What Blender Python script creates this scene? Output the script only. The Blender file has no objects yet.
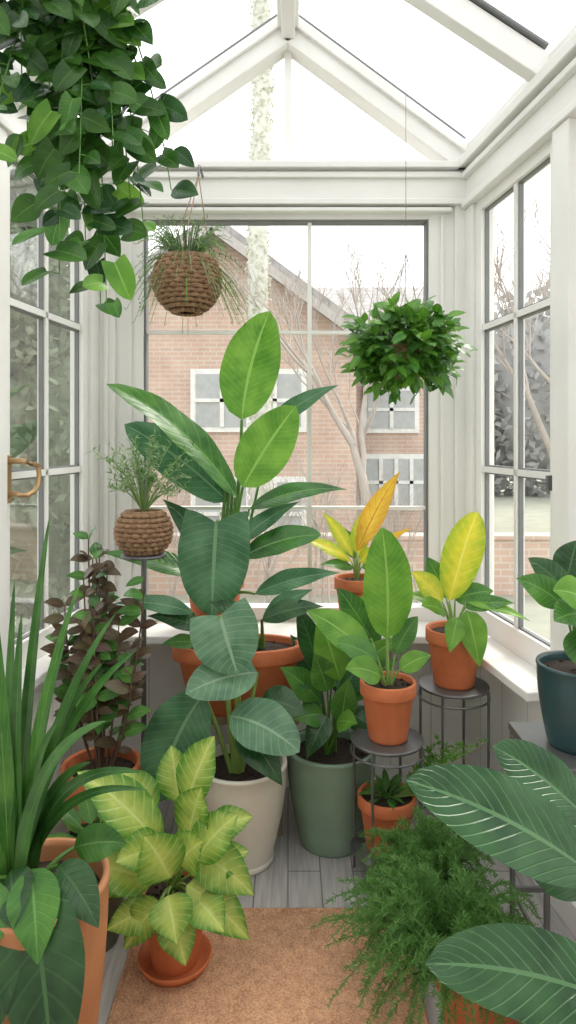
import bpy, math, random
from mathutils import Vector, Matrix, noise
R = random.Random(7)
C = bpy.context.scene.collection
V = Vector
bpy.context.scene.view_settings.view_transform = 'Standard'

# ------------------------------------------------------------------ materials
def newmat(name):
    m = bpy.data.materials.new(name); m.use_nodes = True
    nt = m.node_tree
    return m, nt, nt.nodes['Principled BSDF']
def c4(c): return (c[0], c[1], c[2], 1)
def simple(name, col, rough=.5, col2=None, scale=8, bump=0, metal=0, bscale=None, detail=4):
    m, nt, p = newmat(name)
    p.inputs['Roughness'].default_value = rough
    p.inputs['Metallic'].default_value = metal
    tc = nt.nodes.new('ShaderNodeTexCoord')
    n = nt.nodes.new('ShaderNodeTexNoise'); n.inputs['Scale'].default_value = scale; n.inputs['Detail'].default_value = detail
    nt.links.new(tc.outputs['Object'], n.inputs['Vector'])
    r = nt.nodes.new('ShaderNodeValToRGB')
    if col2 is None: col2 = tuple(x*.85 for x in col)
    r.color_ramp.elements[0].position = .3; r.color_ramp.elements[0].color = c4(col2)
    r.color_ramp.elements[1].position = .7; r.color_ramp.elements[1].color = c4(col)
    nt.links.new(n.outputs['Fac'], r.inputs['Fac'])
    nt.links.new(r.outputs['Color'], p.inputs['Base Color'])
    if bump:
        n2 = nt.nodes.new('ShaderNodeTexNoise'); n2.inputs['Scale'].default_value = bscale or scale*6
        nt.links.new(tc.outputs['Object'], n2.inputs['Vector'])
        b = nt.nodes.new('ShaderNodeBump'); b.inputs['Strength'].default_value = bump; b.inputs['Distance'].default_value = .01
        nt.links.new(n2.outputs['Fac'], b.inputs['Height']); nt.links.new(b.outputs['Normal'], p.inputs['Normal'])
    return m

def leafmat(name, dark, light, vein, nv=9, vs=.6, edge=0.0, rough=.3, trans=.18, slant=.35, midw=.025, spec=.38):
    """leaf with midrib, slanted lateral veins, centre/edge variegation and noise tint"""
    m, nt, p = newmat(name); N = nt.nodes; L = nt.links
    def M(op, a, b=None, c=None):
        x = N.new('ShaderNodeMath'); x.operation = op
        for i, v in enumerate((a, b, c)):
            if v is None: continue
            if isinstance(v, (int, float)): x.inputs[i].default_value = v
            else: L.new(v, x.inputs[i])
        return x.outputs[0]
    def mix(f, a, b):
        x = N.new('ShaderNodeMix'); x.data_type = 'RGBA'
        for s, v in ((0, f), (6, a), (7, b)):
            if isinstance(v, tuple): x.inputs[s].default_value = c4(v)
            elif isinstance(v, (int, float)): x.inputs[s].default_value = v
            else: L.new(v, x.inputs[s])
        return x.outputs[2]
    tc = N.new('ShaderNodeTexCoord'); sp = N.new('ShaderNodeSeparateXYZ'); L.new(tc.outputs['UV'], sp.inputs[0])
    au = M('ABSOLUTE', M('SUBTRACT', sp.outputs[0], .5))
    lat = M('FRACT', M('MULTIPLY', M('SUBTRACT', sp.outputs[1], M('MULTIPLY', au, slant)), float(nv)))
    d = M('ABSOLUTE', M('SUBTRACT', lat, .5))            # .5 on vein line
    latv = M('MULTIPLY', M('SMOOTH_MIN', M('MAXIMUM', M('MULTIPLY', M('SUBTRACT', d, .38), 8.0), 0.0), 1.0, .1), vs)
    mid = M('LESS_THAN', au, midw)
    vf = M('MAXIMUM', latv, M('MULTIPLY', mid, .85))
    n = N.new('ShaderNodeTexNoise'); n.inputs['Scale'].default_value = 9; n.inputs['Detail'].default_value = 5; L.new(tc.outputs['Object'], n.inputs['Vector'])
    f = M('MULTIPLY', M('SUBTRACT', n.outputs['Fac'], .33), 3.0)
    cl = N.new('ShaderNodeClamp'); L.new(f, cl.inputs[0])
    ff = cl.outputs[0]
    if edge:
        n3 = N.new('ShaderNodeTexNoise'); n3.inputs['Scale'].default_value = 30; L.new(tc.outputs['Object'], n3.inputs['Vector'])
        e = M('ADD', M('MULTIPLY', au, 2.2*edge), M('MULTIPLY', M('SUBTRACT', n3.outputs['Fac'], .5), .9))
        cl2 = N.new('ShaderNodeClamp'); L.new(e, cl2.inputs[0])
        ff = M('SUBTRACT', 1.0, cl2.outputs[0])
    base = mix(ff, dark, light)
    col = mix(vf, base, vein)
    L.new(col, p.inputs['Base Color'])
    p.inputs['Roughness'].default_value = rough
    p.inputs['Specular IOR Level'].default_value = spec
    b = N.new('ShaderNodeBump'); b.inputs['Strength'].default_value = .5; b.inputs['Distance'].default_value = .004
    L.new(M('SUBTRACT', 1.0, vf), b.inputs['Height']); L.new(b.outputs['Normal'], p.inputs['Normal'])
    t = N.new('ShaderNodeBsdfTranslucent'); L.new(col, t.inputs['Color'])
    ms = N.new('ShaderNodeMixShader'); ms.inputs[0].default_value = trans
    L.new(p.outputs[0], ms.inputs[1]); L.new(t.outputs[0], ms.inputs[2])
    L.new(ms.outputs[0], N['Material Output'].inputs[0])
    return m

TRIM = simple('trim_paint', (.82,.81,.785), .4, (.76,.75,.725), 3)
TRIMD = simple('glazing_gasket', (.2,.21,.21), .6)
BRASS = simple('aged_brass', (.5,.33,.17), .35, metal=.8)
TERRA = simple('terracotta', (.60,.175,.065), .7, (.48,.13,.045), 9, .25)
TERRA2 = simple('terracotta_tan', (.48,.21,.09), .65, (.38,.155,.065), 6, .2)
WHITEP = simple('cream_ceramic', (.80,.76,.66), .4, (.70,.66,.56), 5, .15)
SAGE = simple('sage_ceramic', (.25,.36,.27), .25, (.18,.28,.2), 4)
TEAL = simple('teal_ceramic', (.015,.05,.055), .3, (.025,.065,.07), 6)
OLIVE = simple('olive_ceramic', (.1,.11,.07), .5, (.06,.07,.05), 6, .2)
SOIL = simple('potting_soil', (.045,.028,.018), .95, (.015,.01,.007), 60, .9, bscale=120)
METAL = simple('grey_metal', (.18,.18,.18), .4, metal=.6)
WICK = simple('wicker', (.38,.23,.125), .7, (.19,.105,.055), 40, .4)
TWINE = simple('twine', (.35,.22,.15), .8)
WOOD = simple('bench_wood', (.3,.22,.15), .6, (.22,.16,.11), 6)
BARK = simple('pale_bark', (.46,.41,.37), .9, (.37,.33,.30), 4)  # outdoor bark, fog grey mixed into its colour
BARKP = simple('washed_out_bark', (.68,.68,.62), .9, (.6,.6,.54), 9, .5)  # haze in the colour: bark washed nearly white so the trunk looks faint
STEM = simple('green_stem', (.12,.27,.045), .45, (.07,.18,.03), 10)
STEMD = simple('brown_stem', (.12,.07,.05), .7)
STEML = simple('pale_stem', (.25,.40,.1), .45)

def glass(name, tint, gl, amt):
    m, nt, p = newmat(name); N = nt.nodes; L = nt.links
    N.remove(p)
    t = N.new('ShaderNodeBsdfTransparent'); t.inputs[0].default_value = c4(tint)
    g = N.new('ShaderNodeBsdfGlossy'); g.inputs['Roughness'].default_value = .03
    lw = N.new('ShaderNodeLayerWeight'); lw.inputs[0].default_value = gl
    mu = N.new('ShaderNodeMath'); mu.operation = 'MULTIPLY'; mu.inputs[1].default_value = amt; L.new(lw.outputs['Fresnel'], mu.inputs[0])
    ms = N.new('ShaderNodeMixShader'); L.new(mu.outputs[0], ms.inputs[0])
    L.new(t.outputs[0], ms.inputs[1]); L.new(g.outputs[0], ms.inputs[2]); L.new(ms.outputs[0], N['Material Output'].inputs[0])
    return m
GLASS = glass('window_glass', (.97,.98,.975), .15, .35)
RGLASS = glass('roof_glass', (.95,.965,.97), .05, .5)

def brickmat(name, c1, c2, mo, scale, vert=True, bw=.5, rh=.25, ms=.02, rough=.8, bump=.3, ov=.45, nsc=5):
    m, nt, p = newmat(name); N = nt.nodes; L = nt.links
    tc = N.new('ShaderNodeTexCoord'); s = N.new('ShaderNodeSeparateXYZ'); cb = N.new('ShaderNodeCombineXYZ')
    L.new(tc.outputs['Object'], s.inputs[0])
    if vert:
        a = N.new('ShaderNodeMath'); a.operation = 'ADD'; L.new(s.outputs[0], a.inputs[0]); L.new(s.outputs[1], a.inputs[1])
        L.new(a.outputs[0], cb.inputs[0]); L.new(s.outputs[2], cb.inputs[1])
    else:
        L.new(s.outputs[0], cb.inputs[0]); L.new(s.outputs[1], cb.inputs[1])
    b = N.new('ShaderNodeTexBrick'); b.inputs['Scale'].default_value = scale
    b.inputs['Color1'].default_value = c4(c1); b.inputs['Color2'].default_value = c4(c2); b.inputs['Mortar'].default_value = c4(mo)
    b.inputs['Mortar Size'].default_value = ms; b.inputs['Brick Width'].default_value = bw; b.inputs['Row Height'].default_value = rh
    L.new(cb.outputs[0], b.inputs['Vector'])
    n = N.new('ShaderNodeTexNoise'); n.inputs['Scale'].default_value = nsc; L.new(tc.outputs['Object'], n.inputs['Vector'])
    mx = N.new('ShaderNodeMix'); mx.data_type = 'RGBA'; mx.blend_type = 'OVERLAY'; mx.inputs[0].default_value = ov
    L.new(b.outputs['Color'], mx.inputs[6]); L.new(n.outputs['Fac'], mx.inputs[7])
    L.new(mx.outputs[2], p.inputs['Base Color']); p.inputs['Roughness'].default_value = rough
    bp = N.new('ShaderNodeBump'); bp.inputs['Strength'].default_value = bump; bp.inputs['Distance'].default_value = .005; bp.invert = True
    L.new(b.outputs['Fac'], bp.inputs['Height']); L.new(bp.outputs['Normal'], p.inputs['Normal'])
    return m
BRICK = brickmat('house_brick', (.60,.42,.335), (.54,.39,.32), (.60,.51,.45), 1, True, .24, .085, .012, ov=.3, nsc=2)  # outdoor haze painted in: brick and mortar paled
PANEL = brickmat('painted_boards', (.84,.83,.80), (.83,.82,.79), (.55,.54,.52), 1, True, .21, 1.2, .003, .45, .5, ov=.03)
ROOFT = brickmat('roof_slates', (.40,.38,.37), (.36,.34,.335), (.3,.29,.29), 1, False, .3, .2, .02)  # slates lightened to carry the same painted haze
def floormat():
    m, nt, p = newmat('grey_oak_boards'); N = nt.nodes; L = nt.links
    tc = N.new('ShaderNodeTexCoord'); s = N.new('ShaderNodeSeparateXYZ'); cb = N.new('ShaderNodeCombineXYZ')
    L.new(tc.outputs['Object'], s.inputs[0]); L.new(s.outputs[1], cb.inputs[0]); L.new(s.outputs[0], cb.inputs[1])
    b = N.new('ShaderNodeTexBrick'); b.inputs['Scale'].default_value = 1
    b.inputs['Color1'].default_value = (.47,.45,.435,1); b.inputs['Color2'].default_value = (.40,.385,.375,1); b.inputs['Mortar'].default_value = (.18,.175,.17,1)
    b.inputs['Mortar Size'].default_value = .003; b.inputs['Brick Width'].default_value = 1.9; b.inputs['Row Height'].default_value = .135
    L.new(cb.outputs[0], b.inputs['Vector'])
    mp = N.new('ShaderNodeMapping'); mp.inputs['Scale'].default_value = (38, 2.2, 1); L.new(tc.outputs['Object'], mp.inputs[0])
    n = N.new('ShaderNodeTexNoise'); n.inputs['Scale'].default_value = 1.5; n.inputs['Detail'].default_value = 6; L.new(mp.outputs[0], n.inputs['Vector'])
    mx = N.new('ShaderNodeMix'); mx.data_type = 'RGBA'; mx.blend_type = 'OVERLAY'; mx.inputs[0].default_value = .6
    L.new(b.outputs['Color'], mx.inputs[6]); L.new(n.outputs['Fac'], mx.inputs[7]); L.new(mx.outputs[2], p.inputs['Base Color'])
    p.inputs['Roughness'].default_value = .4
    bp = N.new('ShaderNodeBump'); bp.inputs['Strength'].default_value = .3; bp.inputs['Distance'].default_value = .004; bp.invert = True
    L.new(b.outputs['Fac'], bp.inputs['Height']); L.new(bp.outputs['Normal'], p.inputs['Normal'])
    return m
FLOORM = floormat()

def rugmat():
    m, nt, p = newmat('jute_weave'); N = nt.nodes; L = nt.links
    tc = N.new('ShaderNodeTexCoord')
    w = N.new('ShaderNodeTexVoronoi'); w.inputs['Scale'].default_value = 130
    L.new(tc.outputs['Object'], w.inputs['Vector'])
    r = N.new('ShaderNodeValToRGB'); r.color_ramp.elements[0].color = (.70,.41,.25,1); r.color_ramp.elements[1].color = (.40,.21,.115,1)
    r.color_ramp.elements[1].position = .8
    L.new(w.outputs['Distance'], r.inputs[0]); 
    n = N.new('ShaderNodeTexNoise'); n.inputs['Scale'].default_value = 30; L.new(tc.outputs['Object'], n.inputs['Vector'])
    mx = N.new('ShaderNodeMix'); mx.data_type = 'RGBA'; mx.blend_type = 'OVERLAY'; mx.inputs[0].default_value = .4
    L.new(r.outputs[0], mx.inputs[6]); L.new(n.outputs['Fac'], mx.inputs[7]); L.new(mx.outputs[2], p.inputs['Base Color'])
    p.inputs['Roughness'].default_value = .95
    b = N.new('ShaderNodeBump'); b.inputs['Strength'].default_value = .8; b.inputs['Distance'].default_value = .005; b.invert = True
    L.new(w.outputs['Distance'], b.inputs['Height']); L.new(b.outputs['Normal'], p.inputs['Normal'])
    return m
RUG = rugmat()

L_BOP = leafmat('leaf_glossy_green', (.016,.085,.014), (.06,.20,.035), (.16,.33,.09), 16, .35, spec=.5, rough=.25)
L_BOPL = leafmat('leaf_fresh_green', (.075,.235,.02), (.19,.40,.05), (.28,.5,.11), 18, .28, trans=.32)
L_BLUE = leafmat('leaf_sea_green', (.03,.115,.045), (.09,.22,.10), (.18,.33,.17), 14, .35)
L_GREY = leafmat('leaf_silver_green', (.055,.155,.08), (.15,.28,.16), (.27,.41,.26), 10, .5)
L_VINE = leafmat('leaf_vine', (.014,.065,.008), (.055,.155,.022), (.1,.22,.045), 5, .2, trans=.3)
L_LIME = leafmat('leaf_lime', (.09,.26,.025), (.54,.64,.14), (.62,.72,.27), 9, .5, edge=.95, trans=.3)
L_YEL = leafmat('leaf_yellow_green', (.28,.45,.03), (.76,.68,.05), (.8,.76,.15), 9, .3, edge=.8, trans=.35)
L_ORG = leafmat('leaf_golden', (.68,.30,.03), (.84,.62,.06), (.7,.12,.05), 9, .4, edge=.7, trans=.35)
L_DARK = leafmat('leaf_dark_green', (.010,.047,.012), (.034,.11,.03), (.07,.17,.055), 9, .35, spec=.5, rough=.26)
L_STRAP = leafmat('leaf_strap', (.022,.085,.015), (.075,.20,.042), (.11,.25,.06), 2, .1)
L_CAL = leafmat('leaf_calathea', (.011,.06,.016), (.042,.135,.04), (.12,.26,.11), 13, .7, slant=.5, rough=.24, spec=.5, trans=.22)
L_RED = leafmat('leaf_burgundy', (.075,.035,.025), (.11,.10,.045), (.22,.11,.08), 6, .3)
L_BUSH = leafmat('leaf_small_green', (.05,.18,.015), (.16,.36,.04), (.2,.42,.08), 5, .2, trans=.3)
L_MID = leafmat('leaf_mid_green', (.027,.12,.018), (.10,.26,.045), (.17,.35,.09), 10, .35, trans=.22)
L_FERN = leafmat('leaf_fern', (.032,.105,.02), (.10,.22,.05), (.1,.24,.05), 1, 0, trans=.2, rough=.5)
L_PALE = leafmat('leaf_pale', (.15,.26,.10), (.27,.38,.17), (.3,.42,.2), 1, 0, trans=.25)
L_OUT = leafmat('leaf_outdoor', (.20,.25,.17), (.31,.36,.26), (.2,.25,.16), 1, 0, rough=.8)
L_OUT2 = leafmat('leaf_outdoor_pale', (.60,.61,.52), (.70,.70,.63), (.6,.6,.5), 1, 0, rough=.9)  # ivy on the far trunk, whitened to fade into the hazy sky
L_FAR = leafmat('leaf_distant', (.34,.36,.35), (.42,.44,.43), (.4,.4,.4), 1, 0, rough=.9)  # distance haze put into the leaf colour as pale grey

# ------------------------------------------------------------------ mesh builder
class PB:
    def __init__(s, name, M=None):
        s.name=name; s.v=[]; s.f=[]; s.m=[]; s.uv=[]; s.sm=[]; s.mats=[]; s.M=M
    def mi(s, mat):
        if mat not in s.mats: s.mats.append(mat)
        return s.mats.index(mat)
    def face(s, idx, mat, uv=None, smooth=True):
        s.f.append(idx); s.m.append(s.mi(mat)); s.uv.append(uv or [(0.5,0.5)]*len(idx)); s.sm.append(smooth)
    def box(s, x0,x1,y0,y1,z0,z1, mat):
        b=len(s.v)
        for z in (z0,z1):
            for x,y in ((x0,y0),(x1,y0),(x1,y1),(x0,y1)): s.v.append(V((x,y,z)))
        for q in ((0,3,2,1),(4,5,6,7),(0,1,5,4),(1,2,6,5),(2,3,7,6),(3,0,4,7)):
            s.face([b+i for i in q], mat, None, False)
    def beam(s, p0,p1,w,h,mat,side=None):
        p0=V(p0);p1=V(p1);t=(p1-p0).normalized()
        sd = V(side).normalized() if side else t.cross(V((0,0,1))).normalized()
        n = sd.cross(t).normalized(); b=len(s.v)
        for p in (p0,p1):
            for a,c in ((-1,-1),(1,-1),(1,1),(-1,1)): s.v.append(p+sd*a*w/2+n*c*h/2)
        for q in ((0,3,2,1),(4,5,6,7),(0,1,5,4),(1,2,6,5),(2,3,7,6),(3,0,4,7)):
            s.face([b+i for i in q], mat, None, False)
    def quad(s, pts, mat):
        b=len(s.v); s.v += [V(p) for p in pts]; s.face([b+i for i in range(len(pts))], mat, None, False)
    def lathe(s, prof, c, mat, segs=40, sy=1.0):
        c=V(c); b=len(s.v)
        for r,z in prof:
            for i in range(segs):
                a=2*math.pi*i/segs; s.v.append(c+V((r*math.cos(a), r*sy*math.sin(a), z)))
        for k in range(len(prof)-1):
            for i in range(segs):
                j=(i+1)%segs; s.face([b+k*segs+i,b+k*segs+j,b+(k+1)*segs+j,b+(k+1)*segs+i], mat)
    def tube(s, pts, r0, r1, mat, segs=6, closed=False):
        n=len(pts); b=len(s.v); pts=[V(p) for p in pts]
        ref=V((.31,.77,.2)).normalized()
        for i,p in enumerate(pts):
            if closed: t=(pts[(i+1)%n]-pts[i-1])
            else: t=pts[min(i+1,n-1)]-pts[max(i-1,0)]
            if t.length<1e-9: t=V((0,0,1))
            t.normalize(); a=t.cross(ref)
            if a.length<.05: a=t.cross(V((1,0,0)))
            a.normalize(); c=t.cross(a); r=r0+(r1-r0)*i/max(1,n-1)
            for k in range(segs):
                th=2*math.pi*k/segs; s.v.append(p+a*math.cos(th)*r+c*math.sin(th)*r)
        for i in range(n if closed else n-1):
            ii=(i+1)%n
            for k in range(segs):
                kk=(k+1)%segs; s.face([b+i*segs+k,b+i*segs+kk,b+ii*segs+kk,b+ii*segs+k], mat)
    def build(s, loc=None, parent=None, bevel=0):
        me=bpy.data.meshes.new(s.name)
        o=V(loc) if loc is not None else V((0,0,0))
        vs=[(s.M@p if s.M else p)-o for p in s.v]
        me.from_pydata([tuple(p) for p in vs],[],s.f)
        for m in s.mats: me.materials.append(m)
        me.polygons.foreach_set('material_index', s.m); me.polygons.foreach_set('use_smooth', s.sm)
        uvl=me.uv_layers.new(name='UVMap'); flat=[]
        for u in s.uv:
            for q in u: flat += [q[0],q[1]]
        uvl.data.foreach_set('uv', flat); me.update()
        ob=bpy.data.objects.new(s.name, me); C.objects.link(ob); ob.location=o
        if parent: ob.parent=parent
        if bevel:
            md=ob.modifiers.new('bevel','BEVEL'); md.width=bevel; md.segments=2; md.limit_method='ANGLE'
        return ob

PROF = {
 'ov':  lambda t: math.sin(math.pi*t**.75)**.8*(1-.25*t**5) if 0<t<1 else 0,
 'obl': lambda t: math.sin(math.pi*min(1,t**.88))**.6 if 0<t<1 else 0,
 'lan': lambda t: math.sin(math.pi*t**.7)**1.15 if 0<t<1 else 0,
 'strap': lambda t: min(1,.45+t*3)*(1-t)**.6,
 'heart': lambda t: ((1-t)**.75)*(.75+1.3*t)/.88,
}
def leaf(pb, base, tip, width, mat, n=(0,-.55,.8), sag=.12, bdir=(0,-.2,1), prof='ov', fold=.18, segs=11, cr=3, wave=.0):
    base=V(base); tip=V(tip); n=V(n).normalized(); ln=(tip-base).length
    mid=(base+tip)/2 + V(bdir).normalized()*sag*ln
    P=PROF[prof]; b=len(pb.v); ph=R.random()*6
    for i in range(segs+1):
        t=i/segs; p=base*(1-t)**2+mid*2*t*(1-t)+tip*t*t
        tg=((mid-base)*(1-t)+(tip-mid)*t).normalized()
        sd=tg.cross(n)
        if sd.length<.05: sd=tg.cross(V((1,0,0)))
        sd.normalize(); nn=sd.cross(tg).normalized()
        if nn.dot(n)<0: nn=-nn
        w=width/2*max(0,P(t))
        for j in range(-cr,cr+1):
            u=j/cr
            q=p+sd*u*w*math.cos(fold*abs(u))+nn*(math.sin(fold)*abs(u)*w)-nn*(u*u*w*.12)
            if wave: q+=nn*math.sin(t*17+ph+(1 if u>0 else 2.5))*wave*w*abs(u)
            if prof=='heart': q-=tg*ln*.2*abs(u)*(1-.35*u*u)*(1-t)**3
            pb.v.append(q)
    W=2*cr+1
    for i in range(segs):
        for j in range(2*cr):
            a=b+i*W+j
            uv=[(j/(2*cr),i/segs),((j+1)/(2*cr),i/segs),((j+1)/(2*cr),(i+1)/segs),(j/(2*cr),(i+1)/segs)]
            pb.face([a,a+1,a+W+1,a+W], mat, uv)
def curve(p0,p1,bend,n=8):
    p0=V(p0);p1=V(p1);m=(p0+p1)/2+V(bend)
    return [p0*(1-t)**2+m*2*t*(1-t)+p1*t*t for t in [i/n for i in range(n+1)]]
def frame(a0,h0,X,Y,Z,s):
    """elevation drawing of a plant: (a,h) drawing units -> metres about its real base"""
    return lambda a,h,dy=0: V((X+(a-a0)/s, Y+dy, Z+(h0-h)/s))
def pot(pb, c, rt, rb, h, mat, rim=True, saucer=False, soil=True, sy=1.0):
    c=V(c)
    if rim: pr=[(0,0),(rb*.97,0),(rb,.01),(rt*.9,h*.76),(rt*.91,h*.77),(rt*.99,h*.775),(rt,h*.79),(rt,h*.985),(rt*.98,h),(rt*.9,h),(rt*.88,h*.985),(rt*.86,h*.8)]
    else:
        pr=[(0,0),(rb*.95,0),(rb,.012)]
        for i in range(1,9):
            t=i/8; pr.append((rb+(rt-rb)*(math.sin(t*math.pi/2)), .012+(h*.96-.012)*t))
        pr+=[(rt*1.02,h*.975),(rt*1.01,h),(rt*.93,h),(rt*.91,h*.97),(rt*.88,h*.8)]
    pb.lathe(pr,c,mat,48,sy)
    if soil:
        b=[(rt*.9,h*.9),(rt*.6,h*.915),(rt*.3,h*.925),(0,h*.93)]
        pb.lathe(b,c,SOIL,40,sy)
        for i in range(26):
            a=R.random()*6.3; r=rt*.8*math.sqrt(R.random()); p=c+V((r*math.cos(a),r*sy*math.sin(a),h*.915)); q=R.uniform(.004,.009)
            pb.lathe([(0,q),(q,0),(0,-q)],p,SOIL,5)
    if saucer:
        pb.lathe([(0,.001),(rt*.95,.001),(rt*1.08,.03),(rt*1.03,.032),(rt*.92,.012),(0,.012)],c,mat)
def rosette(pb,c,n,L,W,mat,el=(20,75),pet=.5,sag=.15,prof='ov',seed=1,stem=STEM,sr=.005,wave=.0,r0=.02,az0=0,azr=2*math.pi,fold=.2,drop=30):
    rr=random.Random(seed); c=V(c)
    for i in range(n):
        az=az0+(azr*((i*.618)%1)) + rr.uniform(-.2,.2); t=(i+.5)/n
        e=math.radians(el[1]+(el[0]-el[1])*t+rr.uniform(-7,7)); l=L*rr.uniform(.78,1.12)
        d=V((math.cos(az)*math.cos(e),math.sin(az)*math.cos(e),math.sin(e)))
        s0=c+V((math.cos(az),math.sin(az),0))*r0*rr.random()
        b=s0+d*l*pet*rr.uniform(.8,1.2)
        if pet>0.05: pb.tube(curve(s0,b,V((0,0,.02))),sr*1.3,sr*.8,stem,5)
        e2=e-math.radians(drop); d2=V((math.cos(az)*math.cos(e2),math.sin(az)*math.cos(e2),math.sin(e2)))
        up=V((-math.cos(az)*math.sin(e2),-math.sin(az)*math.sin(e2),math.cos(e2)))
        up=(up+V((rr.uniform(-.25,.25),rr.uniform(-.35,.05),0))).normalized()
        leaf(pb,b,b+d2*l,W*l/L*rr.uniform(.85,1.1),mat,n=up,sag=sag,prof=prof,wave=wave,segs=9,cr=3,fold=fold)
def hleaf(pb,F,b,t,w,mat,s,stem=None,n=(0,-.6,.75),sag=.1,prof='ov',bd=(0,-.2,1),sr=.008,wave=.04,smat=None,fold=.22,sb=(0,0,.03)):
    B=F(*b);T=F(*t)
    leaf(pb,B,T,w/s,mat,n=n,sag=sag,bdir=bd,prof=prof,wave=wave,segs=16,cr=4,fold=fold)
    if stem is not None: pb.tube(curve(F(*stem),B,V(sb)),sr*1.4,sr*.7,smat or STEM,7)

# ------------------------------------------------------------------ room shell
BW=3.56
tl=math.atan(.135); tr=math.atan(.13)
pb=PB('floor'); pb.box(-1.75,1.7,-.8,3.75,-.12,0,FLOORM); pb.build()
pb=PB('jute_rug')
pb.box(-.55,.425,.9,2.60,.001,.011,RUG)
for e in ((-.55,.9,.425,.9),(.425,.9,.425,2.6),(.425,2.6,-.55,2.6),(-.55,2.6,-.55,.9)):
    pb.tube([(e[0]+(e[2]-e[0])*k/10,e[1]+(e[3]-e[1])*k/10,.009) for k in range(11)],.008,.008,RUG,6)
pb.build()

pb=PB('wall_back')
pb.box(-1.02,.96,3.56,3.72,0,.81,PANEL); pb.build()
pb=PB('baseboard_back'); pb.box(-.97,.91,3.535,3.559,0,.11,TRIM); pb.build(bevel=.004)
pb=PB('trim_sill_back'); pb.box(-1.0,.94,3.30,3.66,.812,.85,TRIM); pb.box(-.98,.92,3.50,3.558,.77,.81,TRIM); pb.build(bevel=.006)

def ws(px): return (px-288)/192.
pb=PB('window_back')
x0,x1=ws(115),ws(455); zi0=.92; zt=2.97
pb.box(x0-.0,ws(142),3.58,3.68,.851,zt+.06,TRIM); pb.box(ws(430),x1,3.58,3.68,.851,zt+.06,TRIM)
pb.box(ws(142),ws(430),3.58,3.68,.851,zi0,TRIM); pb.box(ws(142),ws(430),3.58,3.68,zt-.01,zt+.06,TRIM)
for a,b in ((ws(128),ws(131)),(ws(441),ws(444))): pb.box(a,b,3.565,3.58,.9,zt,TRIM)
pb.box(ws(142),ws(144.5),3.60,3.66,zi0,zt,TRIMD); pb.box(ws(427.5),ws(430),3.60,3.66,zi0,zt,TRIMD)
pb.box(ws(144),ws(428),3.60,3.66,zt-.022,zt-.01,TRIMD)
pb.box(ws(308),ws(312),3.605,3.655,zi0,zt,TRIM)
for z in (2.37,1.44): pb.box(ws(144),ws(428),3.607,3.653,z-.008,z+.008,TRIM)
pb.quad([(ws(142),3.63,zi0),(ws(430),3.63,zi0),(ws(430),3.63,zt),(ws(142),3.63,zt)],GLASS)
pb.build()
pb=PB('trim_post_left'); pb.box(-1.05,ws(115),3.555,3.74,0.851,3.22,TRIM); pb.box(ws(104),ws(109),3.54,3.556,.86,3.0,TRIM); pb.build(bevel=.006)
pb=PB('trim_post_right'); pb.box(ws(455),1.0,3.555,3.74,0.851,3.22,TRIM); pb.build(bevel=.006)
pb=PB('trim_header_back')
pb.box(-1.0,.94,3.54,3.72,3.03,3.2,TRIM)
pb.box(-1.0,.94,3.50,3.60,3.20,3.235,TRIM); pb.box(-1.0,.94,3.52,3.58,3.155,3.185,TRIM); pb.box(-1.0,.94,3.525,3.58,3.02,3.05,TRIM); pb.box(-.9,.85,3.53,3.6,2.985,3.005,TRIM)
pb.build(bevel=.005)

def eL(y): return V((-.98-.135*(BW-y),y,3.28))
def eR(y): return V((.92+.13*(BW-y),y,3.28))
def rg(y): return V((-.0,y,3.955))
pb=PB('window_gable')
pb.quad([(-.95,3.63,3.22),(.9,3.63,3.22),(0,3.63,3.93)],GLASS)
pb.box(-.02,.02,3.60,3.66,3.22,3.9,TRIM)
pb.build()
ys=[3.6,2.74,1.9,1.05,.2,-.65]
pb=PB('roof_rafters')
for k,y in enumerate(ys):
    w=.13 if k==0 else .075
    for e in (eL(y),eR(y)):
        d=(rg(y)-e).normalized()
        pb.beam(e-d*.06,rg(y),w,.155 if k==0 else .10,TRIM,side=(0,1,0))
        pb.beam(e+V((0,0,.075)),rg(y)+V((0,0,.075)),w+.04,.014,TRIMD,side=(0,1,0))
        if k==0: pb.beam(e-d*.06+V((0,-.075,.035)),rg(y)+V((0,-.075,.035)),.03,.05,TRIM,side=(0,1,0))
pb.build(bevel=.005)
pb=PB('roof_ridge_beam'); pb.box(-.035,.035,-.7,3.66,3.88,4.02,TRIM); pb.box(-.055,.055,-.7,3.6,3.93,3.96,TRIM); pb.build(bevel=.005)
pb=PB('ceiling_glass_roof')
for a,b in zip(ys[:-1],ys[1:]):
    for e in (eL,eR):
        z=V((0,0,.085)); pb.quad([e(a)+z,rg(a)+z,rg(b)+z,e(b)+z],RGLASS)
pb.build()

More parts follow.
